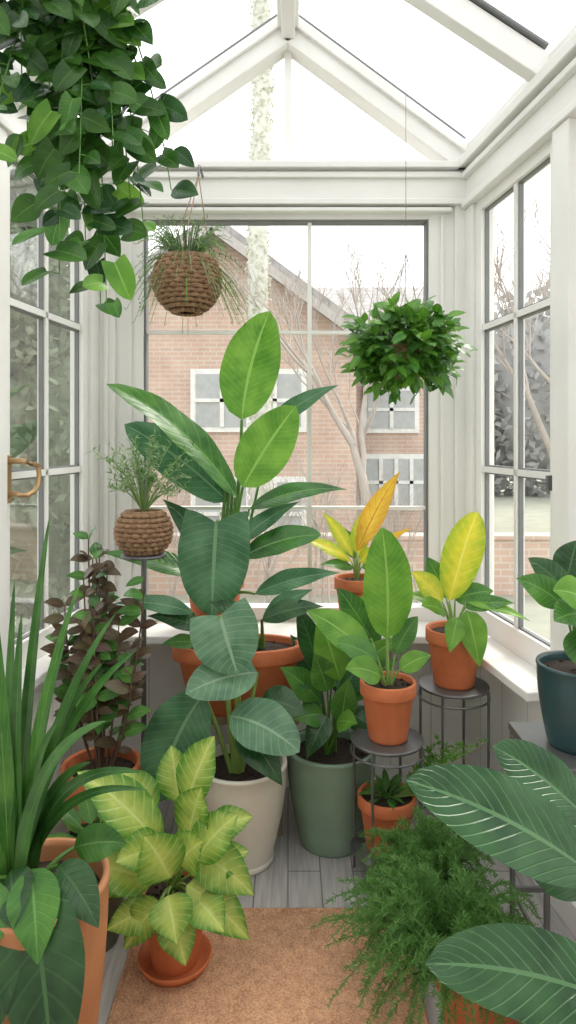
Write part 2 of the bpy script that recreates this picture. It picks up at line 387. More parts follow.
def side(nm, M, sg):
    Ln=4.3
    p=PB('wall_'+nm,M); p.box(0,.14,0,Ln,0,.81,PANEL); p.build()
    p=PB('baseboard_'+nm,M); p.box(-.022,-.001,.03,Ln,0,.11,TRIM); p.build(bevel=.004)
    p=PB('trim_sill_'+nm,M); p.box(-.15 if sg>0 else -.09,.1,.27,.98,.812,.85,TRIM); p.box(-.03,.1,.98,Ln,.812,.85,TRIM); p.build(bevel=.006)
    p=PB('trim_eave_'+nm,M)
    p.box(0,.14,0,Ln,3.02,3.2,TRIM); p.box(-.05,.1,0,Ln,3.20,3.25,TRIM); p.box(-.03,.05,0,Ln,3.15,3.18,TRIM); p.box(-.025,.05,0,Ln,3.0,3.035,TRIM); p.box(.0,.14,0,Ln,3.25,3.33,TRIM)
    p.build(bevel=.005)
    p=PB('trim_posts_'+nm,M)
    for k in range(5): p.box(-.012,.12,.94+k*.98-.03,.94+k*.98+.09,.851,3.0,TRIM)
    p.box(0,.12,0.0,.1,.851,3.0,TRIM)
    p.build(bevel=.006)
    for k in range(4):
        s0=.10+k*.98; s1=s0+.81
        p=PB('window_%s_%d'%(nm,k+1),M)
        a0,a1=s0+.065,s1-.07; b0,b1=.96,2.95
        p.box(.02,.08,s0,a0,.851,3.0,TRIM); p.box(.02,.08,a1,s1,.851,3.0,TRIM)
        p.box(.02,.08,a0,a1,.851,b0,TRIM); p.box(.02,.08,a0,a1,b1,3.0,TRIM)
        mid=(a0+a1)/2+.01
        p.box(.03,.07,mid-.013,mid+.013,b0,b1,TRIM)
        for z in (2.36,1.655): p.box(.03,.07,a0,a1,z-.014,z+.014,TRIM)
        e=.008
        for (u0,u1) in ((a0,mid-.013),(mid+.013,a1)):
            for (w0,w1) in ((b0,1.641),(1.669,2.346),(2.374,b1)):
                p.box(.04,.06,u0,u0+e,w0,w1,TRIMD); p.box(.04,.06,u1-e,u1,w0,w1,TRIMD)
                p.box(.04,.06,u0,u1,w0,w0+e,TRIMD); p.box(.04,.06,u0,u1,w1-e,w1,TRIMD)
        p.quad([(.05,a0,b0),(.05,a1,b0),(.05,a1,b1),(.05,a0,b1)],GLASS)
        p.build()
def wallM(x,ang,sg):
    d=V((sg*math.sin(ang),-math.cos(ang),0)); o=V((sg*math.cos(ang),math.sin(ang),0))
    return Matrix(((o.x,d.x,0,x),(o.y,d.y,0,BW),(0,0,1,0),(0,0,0,1)))
ML=wallM(-.98,tl,-1); MR=wallM(.92,tr,1)
side('left',ML,-1); side('right',MR,1)
pb=PB('wall_front'); pb.box(-1.75,1.7,-.95,-.8,0,3.3,PANEL); pb.build()

pb=PB('brass_window_handle',ML)
pb.box(.004,.019,.853,.887,1.55,1.74,BRASS)
pb.tube([(.01,.87,1.715),(-.03,.87,1.718),(-.06,.865,1.715),(-.068,.84,1.705),(-.07,.785,1.70)],.013,.010,BRASS,10)
pb.tube([(.01,.87,1.585),(-.03,.87,1.585),(-.055,.85,1.58),(-.065,.81,1.59),(-.07,.785,1.615),(-.07,.775,1.66),(-.07,.785,1.70)],.012,.010,BRASS,10)
pb.build(bevel=.002)
pb=PB('casement_latch',MR); pb.box(-.01,.019,.86,.88,1.60,1.66,METAL); pb.tube([(-.01,.87,1.63),(-.03,.87,1.63),(-.032,.80,1.632)],.006,.005,METAL,8); pb.build()

# ------------------------------------------------------------------ helpers
def wicker_ball(pb,c,rx,rz,z0=-1,z1=.75,rows=13):
    c=V(c)
    for k in range(rows):
        t=z0+(z1-z0)*(k+.5)/rows; zz=t*rz; rr=rx*math.sqrt(max(0.02,1-t*t))
        pts=[]
        for i in range(72):
            a=2*math.pi*i/72; r=rr+.006*math.sin(18*a+math.pi*(k%2)); pts.append(c+V((r*math.cos(a),r*math.sin(a),zz)))
        pb.tube(pts,rz*(z1-z0)/rows*.6,rz*(z1-z0)/rows*.6,WICK,6,True)
    pr=[]
    for k in range(10):
        t=z0+(z1-z0)*k/9; pr.append((rx*.95*math.sqrt(max(0.0,1-t*t)),t*rz*.97))
    pb.lathe(pr,c,WICK,30)
    rr=rx*math.sqrt(1-z1*z1)
    pb.lathe([(rr,z1*rz*.9),(0,z1*rz*.95)],c,SOIL,24)
    pts=[c+V((rr*math.cos(2*math.pi*i/48),rr*math.sin(2*math.pi*i/48),z1*rz)) for i in range(48)]
    pb.tube(pts,.012,.012,WICK,8,True)
def stand(name,x,y,r,h,nleg=4,shelf=0):
    pb=PB(name)
    pb.lathe([(0,h-.012),(r*.98,h-.012),(r,h-.008),(r,h),(r*.97,h+.001),(0,h-.001)],(x,y,0),METAL,40)
    if shelf: pb.lathe([(0,shelf-.008),(r*.98,shelf-.008),(r*.98,shelf),(0,shelf)],(x,y,0),METAL,40)
    for zz,rr in ((h-.05,r),(.13,r*.99)):
        pb.tube([(x+rr*math.cos(2*math.pi*i/40),y+rr*math.sin(2*math.pi*i/40),zz) for i in range(40)],.005,.005,METAL,6,True)
    for k in range(nleg):
        a=math.pi/4+2*math.pi*k/nleg+.25
        pb.tube([(x+r*math.cos(a),y+r*math.sin(a),h-.006),(x+r*math.cos(a),y+r*math.sin(a),h*.5),(x+r*math.cos(a),y+r*math.sin(a),0.001)],.006,.006,METAL,8)
    return pb.build()

# ------------------------------------------------------------------ bird of paradise on the sill
s=200; F=frame(214,630,-.37,3.44,.85,s); pb=PB('potted_bird_of_paradise')
pot(pb,(-.37,3.44,.85),.15,.105,.275,TERRA)
hleaf(pb,F,(242,420,-.05),(270,311,-.03),60,L_BOPL,s,(226,590,-.0),n=(-.1,-1,.1),sag=.08,bd=(-1,0,.2),prof='obl',sr=.011,sb=(.03,0,0))
hleaf(pb,F,(244,486,-.12),(296,407,-.14),52,L_BOPL,s,(224,590,-.02),n=(.1,-1,.25),sag=.05,bd=(-.6,0,.5),prof='obl',sr=.010)
hleaf(pb,F,(238,496,-.10),(113,386,-.16),42,L_MID,s,(220,590,-.02),n=(.35,-.6,.7),sag=.16,bd=(.4,0,1),prof='obl',sr=.011,wave=.06,fold=.3)
hleaf(pb,F,(228,502,-.02),(122,424,.02),52,L_BLUE,s,(218,590,.0),n=(.2,-.85,.45),sag=.08,bd=(.4,0,1),prof='obl',sr=.009)
hleaf(pb,F,(268,428,.04),(340,384,.02),24,L_BLUE,s,(232,590,.04),n=(0,-.75,.6),sag=.12,prof='lan',sr=.007,sb=(.04,0,.05))
hleaf(pb,F,(250,508,-.08),(346,488,-.14),28,L_BOP,s,(230,590,.02),n=(0,-.6,.75),sag=.16,prof='lan',sr=.007)
hleaf(pb,F,(222,516,-.30),(219,600,-.36),68,L_BLUE,s,(222,590,-.10),n=(-.05,-1,.25),sag=.06,bd=(0,-1,.2),prof='heart',sr=.010,sb=(.03,-.1,.25))
hleaf(pb,F,(208,572,-.15),(108,546,-.22),28,L_BOP,s,(218,592,-.05),n=(0,-.6,.8),sag=.1,prof='lan')
hleaf(pb,F,(246,552,-.14),(320,530,-.2),32,L_BOP,s,(228,592,-.05),n=(0,-.7,.7),sag=.14,prof='obl')
hleaf(pb,F,(256,588,-.16),(338,566,-.2),28,L_BLUE,s,(228,594,-.08),n=(0,-.6,.8),sag=.12,prof='lan')
hleaf(pb,F,(240,540,-.12),(300,500,-.1),24,L_BLUE,s,(226,592,-.04),n=(0,-.6,.8),sag=.12,prof='lan')
hleaf(pb,F,(216,560,-.02),(160,500,.04),28,L_DARK,s,(220,592,.0),n=(0,-.8,.6),sag=.12,prof='lan')
for k in range(5):
    pb.tube(curve(F(214+4*k,600,-.02+.02*k),F(226+3*k,480+6*k,-.02),V((.01,0,.02))),.013,.008,STEM,8)
pb.build(loc=(-.37,3.44,.85))

# wide oval terracotta planter on a bench
pb=PB('plant_bench'); pb.box(-.5,.05,3.03,3.27,.535,.57,WOOD)
for x in (-.49,-.06):
    for y in (3.12,3.245): pb.box(x,x+.035,y-.018,y+.018,0,.535,WOOD)
pb.build(bevel=.004)
s=218; X=-.227; Y=3.135
F=frame(238,646,X,Y,.87,s); pb=PB('potted_aglaonema'); pot(pb,(X,Y,.57),.305,.22,.3,TERRA,sy=.52)
for b,t,w,m in (((195,612,-.08),(120,600,-.14),22,L_BLUE),((205,628,-.08),(150,614,-.1),22,L_DARK),((262,618,-.1),(322,602,-.15),26,L_DARK),((262,622,-.05),(312,588,-.1),24,L_BLUE),
    ((250,620,-.1),(212,598,-.14),22,L_DARK),((200,640,-.1),(165,640,-.13),18,L_MID)):
    hleaf(pb,F,b,t,w,m,s,(205 if t[0]<200 else 262,656,0),prof='lan',sag=.14)
pb.build(loc=(X,Y,.57))

# ------------------------------------------------------------------ cream pot, large silvery leaves
s=232; X=-.2; Y=2.94; F=frame(241,762,X,Y,.41,s); pb=PB('potted_philodendron')
pot(pb,(X,Y,0),.194,.13,.42,WHITEP,rim=False)
pb.lathe([(.128,.0),(.138,.004),(.142,.02),(.136,.03)],(X,Y,0),WHITEP)
hleaf(pb,F,(222,609,-.10),(240,660,-.18),68,L_GREY,s,(236,775,-.03),n=(-.2,-.8,.55),sag=.1,bd=(0,-1,.4),prof='heart',sr=.011,sb=(0,-.04,.02),smat=STEML)
hleaf(pb,F,(258,664,-.10),(192,676,-.20),46,L_GREY,s,(237,775,-.03),n=(0,-.75,.65),sag=.14,prof='obl',sr=.010,smat=STEML)
hleaf(pb,F,(232,702,-.14),(298,726,-.24),52,L_GREY,s,(238,775,-.03),n=(.1,-.7,.7),sag=.2,prof='obl',sr=.009,smat=STEML)
hleaf(pb,F,(206,684,-.10),(163,782,-.16),64,L_BLUE,s,(234,776,-.03),n=(-.2,-1,.25),sag=.12,bd=(-.8,-.2,.5),prof='obl',sr=.009,smat=STEML)
hleaf(pb,F,(240,712,-.15),(282,758,-.23),36,L_DARK,s,(238,776,-.03),n=(.2,-.8,.6),sag=.18,prof='ov',sr=.008,smat=STEML)
hleaf(pb,F,(262,692,-.06),(304,702,-.12),32,L_DARK,s,(240,775,-.03),n=(.2,-.8,.5),sag=.12,prof='ov',smat=STEML)
pb.tube(curve(F(238,782,-.03),F(237,655,-.08),V((.012,-.01,0))),.016,.011,STEML,9)
pb.build(loc=(X,Y,0))

# ------------------------------------------------------------------ sage pot
s=222; Y=3.07; F=frame(331,745,.194,Y,.42,s); pb=PB('potted_peace_lily')
pot(pb,(.194,Y,0),.2,.14,.43,SAGE,rim=False)
for b,t,w,m in (((318,665,-.05),(296,600,-.02),26,L_DARK),((330,680,-.08),(368,590,.02),36,L_BOPL),((318,690,-.1),(280,655,-.14),30,L_MID),
    ((345,690,-.1),(395,650,-.1),28,L_MID),((325,700,-.15),(305,735,-.22),26,L_DARK),((338,670,-.12),(316,606,-.1),36,L_BOPL),
    ((322,702,-.12),(292,700,-.2),26,L_MID),((345,700,-.12),(376,715,-.2),26,L_DARK),((338,710,-.14),(345,660,-.2),26,L_MID),((335,690,0),(345,620,.06),30,L_DARK),
    ((320,690,.05),(290,640,.12),28,L_DARK),((350,680,.02),(388,615,.08),28,L_MID),((334,705,-.16),(352,700,-.24),24,L_BOPL),((326,680,-.12),(312,640,-.16),28,L_MID),
    ((340,690,-.1),(362,640,-.12),28,L_BLUE),((345,675,-.04),(404,632,-.02),24,L_BOPL),((318,700,-.08),(298,672,-.14),24,L_BLUE)):
    hleaf(pb,F,b,t,w,m,s,(331+R.uniform(-6,6),752,R.uniform(-.03,.03)),n=(R.uniform(-.2,.2),-.7,.6),sag=.12,prof='lan',sr=.005)
pb.build(loc=(.194,Y,0))

# ------------------------------------------------------------------ golden croton on sill
s=198; F=frame(356,578,.345,3.44,1.105,s); pb=PB('potted_croton')
pot(pb,(.345,3.44,.85),.112,.078,.26,TERRA)
for b,t,w,m,n in (((356,552,0),(400,471,.0),24,L_ORG,(-.3,-.9,.2)),((350,560,-.05),(296,534,-.1),17,L_YEL,(0,-.6,.7)),((352,556,-.02),(322,512,.0),16,L_YEL,(.2,-.9,.3)),
    ((360,560,-.03),(412,527,-.02),12,L_ORG,(0,-.6,.7)),((358,556,0),(362,512,.03),20,L_YEL,(0,-1,.2)),((352,566,-.06),(318,560,-.14),15,L_MID,(0,-.6,.7)),
    ((360,566,-.04),(392,560,-.1),17,L_BOPL,(0,-.6,.7)),((355,560,.03),(345,530,.08),18,L_MID,(0,-1,.2)),((358,560,-.06),(372,545,-.12),16,L_YEL,(0,-.8,.7))):
    hleaf(pb,F,b,t,w,m,s,(356,585,0),n=n,sag=.12,prof='lan',sr=.004,smat=STEML)
pb.build(loc=(.345,3.44,.85))

# ------------------------------------------------------------------ stands + pots (right)
stand('wire_plant_stand',.406,2.8,.148,.578,shelf=.13)
s=244; F=frame(388,683,.41,2.8,.80,s); pb=PB('potted_bird_nest_anthurium')
pot(pb,(.41,2.8,.58),.115,.08,.235,TERRA)
hleaf(pb,F,(386,636,-.03),(381,525,-.03),52,L_BOPL,s,(388,690,0),n=(.15,-1,.1),sag=.05,bd=(1,0,0),prof='obl',sr=.007,smat=STEML)
hleaf(pb,F,(368,650,-.05),(306,606,-.06),38,L_BOPL,s,(386,690,0),n=(.2,-.8,.6),sag=.12,prof='ov',sr=.006,smat=STEML)
hleaf(pb,F,(378,668,-.09),(342,655,-.16),30,L_BOPL,s,(386,690,0),n=(0,-.7,.7),sag=.18,prof='ov',sr=.005,smat=STEML)
hleaf(pb,F,(398,665,-.05),(428,650,-.06),22,L_BOPL,s,(390,690,0),n=(0,-.7,.7),sag=.16,prof='ov',sr=.005,smat=STEML)
hleaf(pb,F,(372,640,.04),(338,590,.06),30,L_MID,s,(386,690,0),n=(.1,-.9,.4),sag=.1,prof='ov',sr=.005,smat=STEML)
hleaf(pb,F,(396,655,.02),(420,618,.04),22,L_MID,s,(390,690,0),n=(0,-.8,.5),sag=.2,prof='ov',sr=.004,smat=STEML)
hleaf(pb,F,(376,655,-.06),(330,634,-.1),26,L_MID,s,(386,690,0),n=(0,-.8,.6),sag=.16,prof='ov',sr=.005,smat=STEML)
pb.build(loc=(.41,2.8,.58))

stand('wire_plant_stand',.728,3.0,.152,.728)
s=227; F=frame(454,628,.730,3.0,.973,s); pb=PB('potted_rubber_plant')
pot(pb,(.730,3.0,.73),.124,.088,.245,TERRA)
for b,t,w,m,n,p in (((448,600,-.02),(476,511,-.02),40,L_YEL,(-.15,-1,.15),'obl'),((440,600,-.04),(410,570,-.04),26,L_YEL,(0,-.8,.6),'ov'),
    ((462,606,-.08),(470,656,-.15),30,L_BOPL,(.1,-1,.3),'ov'),((462,605,-.05),(508,598,-.1),20,L_MID,(0,-.6,.7),'lan'),((442,608,-.06),(415,598,-.14),24,L_BOPL,(0,-.6,.7),'ov'),
    ((455,600,.0),(492,590,-.02),24,L_MID,(0,-.8,.5),'ov'),((448,600,.04),(430,560,.08),24,L_MID,(0,-.9,.4),'ov'),((452,612,-.1),(440,640,-.18),20,L_BOPL,(0,-.9,.5),'ov'),
    ((464,600,-.04),(518,612,-.16),14,L_BOPL,(0,-.6,.8),'lan'),((440,604,-.02),(402,592,-.06),18,L_BOPL,(0,-.6,.8),'lan')):
    hleaf(pb,F,b,t,w,m,s,(454,636,0),n=n,sag=.14,prof=p,sr=.005,smat=STEML)
pb.build(loc=(.730,3.0,.73))

pb=PB('potted_herb'); c=V((.406,2.8,.131)); pot(pb,c,.12,.085,.22,TERRA)
rosette(pb,c+V((0,0,.2)),26,.08,.028,L_MID,(10,80),.4,seed=4,sr=.002)
rr=random.Random(5)
for k in range(15):
    a=rr.uniform(-1.0,1.3); L=rr.uniform(.22,.42); p0=c+V((.02,0,.2)); p1=p0+V((math.cos(a)*L*.9,math.sin(a)*L*.4,L*rr.uniform(.1,.6)))
    cv=curve(p0,p1,V((.04,0,.03)),10); pb.tube(cv,.0034,.0018,STEML,4)
    for q in cv[3:]:
        for j in range(5):
            d=V((rr.uniform(-1,1),rr.uniform(-1,1),rr.uniform(0,1))).normalized()*.035
            leaf(pb,q,q+d,.010,L_BUSH,segs=2,cr=1,prof='ov')
pb.build(loc=c)

# ------------------------------------------------------------------ lime dieffenbachia
c=V((-.387,2.34,.012)); s=292; F=frame(175,888,-.387,2.34,.27,s); pb=PB('potted_lime_dieffenbachia')
pot(pb,c,.118,.08,.255,TERRA,saucer=True)
LL=[((165,838,-.06),(84,762,-.08),50,.5),((186,806,-.0),(214,740,.02),46,-.3),((150,822,.02),(118,780,.06),42,.3),((198,840,-.08),(256,870,-.14),46,-.2),((192,862,-.13),(252,908,-.16),44,-.2),
    ((160,862,-.12),(96,838,-.16),42,.2),((152,866,-.1),(74,864,-.1),36,.2),((165,880,-.16),(122,890,-.2),34,.1),((178,850,-.16),(156,804,-.2),50,0),((200,840,-.12),(240,800,-.1),44,-.2),
    ((180,876,-.18),(196,914,-.24),38,0),((170,868,-.18),(138,908,-.2),34,.1),((206,856,-.1),(250,842,-.06),36,-.2),((168,835,-.1),(130,828,-.2),42,.2),((190,830,-.05),(204,780,-.06),46,-.1),
    ((176,812,.05),(166,760,.1),40,0),((200,872,-.14),(230,888,-.22),38,0),((150,850,-.05),(100,808,0),38,.3),((178,858,-.2),(190,886,-.28),42,0),((208,838,.02),(252,828,.06),34,-.2),((185,840,-.14),(210,812,-.18),42,0)]
for b,t,w,nx in LL:
    hleaf(pb,F,b,t,w,L_LIME,s,(175+R.uniform(-8,8),890,R.uniform(-.02,.02)),n=(nx+R.uniform(-.2,.2),-.75,.65),sag=.16,prof='ov',sr=.004,smat=STEML,wave=.06,fold=.3)
pb.build(loc=c)

c=V((-.70,2.46,0)); pb=PB('potted_cast_iron_plant'); pot(pb,c,.12,.09,.36,OLIVE,rim=False)
rosette(pb,c+V((0,0,.33)),16,.17,.07,L_MID,(15,75),.45,seed=9,wave=.05)
pb.build(loc=c)

# ------------------------------------------------------------------ burgundy plant
c=V((-.78,2.86,0)); pb=PB('potted_burgundy_ficus'); pot(pb,c,.165,.12,.45,TERRA)
rr=random.Random(12)
for k in range(17):
    tx=rr.uniform(-.17,.22); tz=rr.uniform(.4,.85) if abs(tx)>.1 else rr.uniform(.6,1.0); ty=rr.uniform(-.16,.12)
    p0=c+V((tx*.2,ty*.2,.41)); p1=c+V((tx,ty,.41+tz)); cv=curve(p0,p1,V((tx*.3,0,0)),12); pb.tube(cv,.006,.003,STEMD,5)
    for i in range(3,13):
        for j in range(1 if i<5 else 2):
            q=cv[i]; a=rr.uniform(0,6.28); l=rr.uniform(.07,.12); d=V((math.cos(a),math.sin(a),rr.uniform(-.4,.6))).normalized()
            leaf(pb,q,q+d*l,l*.48,L_RED if rr.random()<.6 else L_MID,n=(d.x*-.3,-.7,.6),segs=6,cr=2,prof='ov',sag=.15)
pb.build(loc=c)

# ------------------------------------------------------------------ foreground left planter
c=V((-.70,1.9,0)); s=359; F=frame(38,870,-.70,1.9,.58,s); pb=PB('potted_dracaena_and_peace_lily')
pot(pb,c,.195,.145,.58,TERRA2,rim=False)
ST=[((18,840),(52,506),26,.03),((22,845),(88,570),26,.10),((26,848),(124,598),24,.16),((30,852),(152,748),22,.45),((15,830),(2,540),24,-.05),
    ((20,832),(30,600),30,.02),((24,848),(140,640),24,.24),((20,840),(0,650),24,.0),((12,835),(-40,600),26,0),((30,850),(124,688),26,.34),((22,838),(60,640),30,.10),((18,840),(-30,700),26,0),((28,852),(150,782),18,.5),((28,850),(108,650),24,.22),((16,835),(18,570),24,0),((32,856),(96,748),26,.34),((24,845),(70,700),28,.2),((10,845),(-20,760),26,.1)]
for (b,t,w,sg) in ST:
    B=F(b[0]-4,b[1]+30,R.uniform(-.04,.05)); T=F(t[0],t[1],R.uniform(-.18,.12))
    leaf(pb,B,T,w/s,L_STRAP if R.random()<.65 else L_MID,n=(-.35 if t[0]>b[0] else .3,-.75,.6),sag=max(sg,.04),bdir=(-.45 if t[0]>b[0] else .3,-.1,1),prof='strap',fold=.3,segs=20,cr=2)
for b,t,w,m in (((48,848,-.12),(86,1010,-.24),80,L_DARK),((14,842,-.12),(-5,905,-.25),66,L_MID),((46,838,-.1),(68,896,-.22),48,L_MID),((66,846,-.05),(114,884,-.14),40,L_DARK),((34,850,-.1),(20,990,-.26),46,L_DARK),((70,850,.05),(124,846,.05),36,L_MID),((24,845,-.08),(44,870,-.2),44,L_DARK)):
    hleaf(pb,F,b,t,w,m,s,(34,880,-.02),n=(R.uniform(-.15,.25),-.85,.5),sag=.2,prof='ov',bd=(.2,-.4,1),sr=.007)
pb.build(loc=c)

# ------------------------------------------------------------------ asparagus fern
def fern(pb,c,n,Rr,H,seed,bias=(0,0,0)):
    rr=random.Random(seed); c=V(c)
    for k in range(n):
        a=rr.uniform(0,6.283); L=rr.uniform(.45,1)*Rr; p0=c+V((math.cos(a)*.03,math.sin(a)*.03,0))
        p1=c+V((math.cos(a)*L,math.sin(a)*L*.8,H*rr.uniform(-.3,.8)))+V(bias)*rr.random()
        cv=curve(p0,p1,V((0,0,H*rr.uniform(.5,1.2))),14); pb.tube(cv,.002,.001,STEM,3)
        for i in range(3,15):
            q=cv[i]; tg=(cv[i]-cv[i-1]).normalized()
            for j in range(12):
                d=V((rr.uniform(-1,1),rr.uniform(-1,1),rr.uniform(-.6,.9))); d=(d+tg*.5).normalized()*rr.uniform(.018,.042)*(1.15-i/20)
                qq=q+(cv[i-1]-q)*rr.random(); sd=d.cross(V((rr.uniform(-1,1),-1,.3))).normalized()*.0014
                b=len(pb.v); pb.v += [qq-sd,qq+sd,qq+d+sd*.4,qq+d-sd*.4]; pb.face([b,b+1,b+2,b+3],L_FERN)
c=V((.57,2.02,0)); pb=PB('potted_asparagus_fern'); pot(pb,c,.135,.1,.24,TERRA)
fern(pb,c+V((-.09,0,.22)),250,.35,.25,3,(-.1,0,0)); pb.build(loc=c)
c=V((.53,2.42,0)); pb=PB('potted_asparagus_fern'); pot(pb,c,.1,.075,.2,TERRA)
fern(pb,c+V((-.02,0,.18)),160,.25,.24,8,(-.04,0,0)); pb.build(loc=c)

# ------------------------------------------------------------------ large calathea foreground right
c=V((.80,1.45,0)); s=480; F=frame(672,1020,.80,1.45,.592,s); pb=PB('potted_calathea')
pot(pb,c,.17,.12,.58,TERRA)
hleaf(pb,F,(598,880,-.02),(406,782,-.02),84,L_CAL,s,(655,1030,0),n=(.15,-.8,.65),sag=.10,bd=(.3,0,1),prof='obl',sr=.008)
hleaf(pb,F,(608,972,-.12),(416,930,-.12),78,L_CAL,s,(655,1030,0),n=(.05,-.75,.7),sag=.12,bd=(0,0,1),prof='obl',sr=.008)
hleaf(pb,F,(612,850,.08),(514,778,.12),62,L_CAL,s,(660,1030,0),n=(.2,-.8,.6),sag=.12,prof='obl',sr=.007)
hleaf(pb,F,(640,880,.1),(700,760,.1),80,L_CAL,s,(665,1030,0),n=(-.2,-.8,.6),sag=.12,prof='obl',sr=.007)
hleaf(pb,F,(610,930,.08),(540,890,.16),60,L_DARK,s,(655,1030,0),n=(.1,-.8,.6),sag=.12,prof='ov',sr=.007)
hleaf(pb,F,(620,1000,-.16),(550,975,-.2),50,L_DARK,s,(660,1030,0),n=(.1,-.8,.6),sag=.12,prof='ov',sr=.007)
hleaf(pb,F,(680,960,-.1),(760,920,-.16),80,L_CAL,s,(665,1030,0),n=(-.2,-.8,.6),sag=.12,prof='obl',sr=.007)
pb.build(loc=c)
c=V((.54,1.60,0)); pb=PB('potted_ivy'); pot(pb,c,.09,.07,.18,TERRA)
rosette(pb,c+V((0,0,.16)),90,.045,.032,L_DARK,(-20,85),1.5,seed=21,sr=.0015,prof='heart'); pb.build(loc=c)

# ------------------------------------------------------------------ side table with teal pot
pb=PB('side_table'); pb.box(.735,1.03,1.95,2.28,.835,.86,METAL)
for x in (.745,1.0):
    for y in (1.965,2.265): pb.box(x-.008,x+.008,y-.008,y+.008,0,.835,METAL)
pb.box(.74,.75,1.96,2.27,.3,.32,METAL); pb.box(.745,1.0,2.26,2.27,.3,.32,METAL)
pb.build(bevel=.003)
c=V((.90,2.11,.861)); pb=PB('potted_pothos'); pot(pb,c,.125,.095,.25,TEAL,rim=False)
s=323; F=frame(579,660,.90,2.11,1.11,s)
for b,t,w,m in (((560,600,-.03),(514,574,-.02),28,L_MID),((566,590,-.02),(530,556,.02),26,L_DARK),((575,590,-.08),(540,580,-.1),32,L_BOPL),((565,618,-.08),(572,660,-.14),32,L_MID),((575,620,-.08),(606,640,-.1),34,L_DARK),
    ((585,590,-.05),(620,560,-.04),34,L_MID),((570,604,-.08),(536,606,-.14),30,L_MID),((572,580,.04),(585,540,.06),32,L_DARK),((572,630,-.1),(600,670,-.16),28,L_MID),((576,600,-.12),(590,612,-.2),34,L_DARK),((568,630,-.1),(553,612,-.16),24,L_DARK)):
    hleaf(pb,F,b,t,w*1.15,m,s,(579,670,0),n=(R.uniform(-.3,.2),-.8,.6),sag=.14,prof='ov',sr=.004)
pb.build(loc=c)

# ------------------------------------------------------------------ hanging things
c=V((-.488,3.3,2.57)); pb=PB('hanging_wicker_basket')
wicker_ball(pb,c,.155,.165,-.97,.6)
rr=random.Random(2); hk=V((-.44,3.36,3.10))
for k in range(3):
    a=k*2.09+.5; p=c+V((.125*math.cos(a),.125*math.sin(a),.1)); pb.tube([p,hk],.0028,.0028,TWINE,5)
pb.tube([hk,(-.44,3.36,3.14),(-.44,3.38,3.16),(-.44,3.54,3.16)],.006,.006,METAL,8)
for k in range(260):
    a=rr.uniform(0,6.283); L=rr.uniform(.08,.25); p0=c+V((math.cos(a)*.05,math.sin(a)*.05,.09)); 
    dz=rr.uniform(-.32,.12) if L>.17 else rr.uniform(.05,.19)
    p1=p0+V((math.cos(a)*L,math.sin(a)*L*.7,dz))
    cv=curve(p0,p1,V((0,0,.12)),8); pb.tube(cv,.0026,.0014,L_PALE if k%3 else L_BUSH,3)
    for q in cv[2:]:
        d=V((rr.uniform(-1,1),rr.uniform(-1,1),rr.uniform(-.5,1))).normalized()*.02
        leaf(pb,q,q+d,.006,L_PALE if k%2 else L_FERN,segs=2,cr=1)
pb.build(loc=c)

c=V((-.655,3.1,1.385)); pb=PB('wicker_potted_airy_grass')
wicker_ball(pb,c,.118,.115,-.85,.75,9)
rr=random.Random(6)
for k in range(60):
    a=rr.uniform(0,6.283); L=rr.uniform(.04,.23); p0=c+V((0,0,.08)); p1=p0+V((math.cos(a)*L,math.sin(a)*L*.7,rr.uniform(.14,.38)-L*.3))
    cv=curve(p0,p1,V((0,0,.08)),9); pb.tube(cv,.0026,.0013,STEML if k%2 else L_PALE,4)
    for q in cv[5:]:
        for j in range(3):
            d=V((rr.uniform(-1,1),rr.uniform(-1,1),rr.uniform(-.4,1))).normalized()*rr.uniform(.02,.05)
            leaf(pb,q,q+d,.007,L_PALE if rr.random()<.7 else L_MID,segs=3,cr=1)
pb.build(loc=c)
pb=PB('pedestal_stand'); x,y=-.655,3.1; h=1.285
pb.lathe([(0,h-.015),(.1,h-.015),(.105,h-.008),(.1,h),(0,h)],(x,y,0),METAL); pb.tube([(x,y,.01),(x,y,h-.01)],.012,.012,METAL,10)
pb.lathe([(0,0),(.1,0),(.1,.008),(.02,.022),(0,.022)],(x,y,0),METAL); pb.build()

c=V((.518,3.0,2.19)); pb=PB('hanging_leafy_basket')
pb.lathe([(0,-.13),(.06,-.12),(.09,-.05),(.10,.02),(.09,.02),(.08,-.03),(0,.0)],c,WICK)
rr=random.Random(31)
for k in range(3):
    a=k*2.09+.3; pb.tube([c+V((.1*math.cos(a),.1*math.sin(a),.02)),(.518,3.0,2.62)],.0015,.0015,METAL,4)
pb.tube([(.518,3.0,2.62),(.518,3.0,3.60)],.0012,.0012,METAL,4)
for k in range(340):
    zz=rr.uniform(-1,1); a=rr.uniform(0,6.283); rh=math.sqrt(1-zz*zz); f=rr.uniform(.55,1.0)
    if zz<-.5: f*=.9
    q=V((math.cos(a)*rh*.27,math.sin(a)*rh*.22,zz*.225))*f
    p0=c+V((q.x*.2,q.y*.2,.02)); p1=c+q; cv=curve(p0,p1,V((q.x*.15,q.y*.15,.03)),5); pb.tube(cv,.0022,.0014,STEM,4)
    for i in (3,4,5):
        d=(V((rr.uniform(-1,1),rr.uniform(-1,1),rr.uniform(-1,.4)))+q.normalized()*.6).normalized(); l=rr.uniform(.05,.088)
        leaf(pb,cv[i],cv[i]+d*l,l*.55,L_BUSH if rr.random()<.7 else L_MID,n=(d.x*.2,-.6,.75),segs=5,cr=2,sag=.15)
pb.build(loc=c)

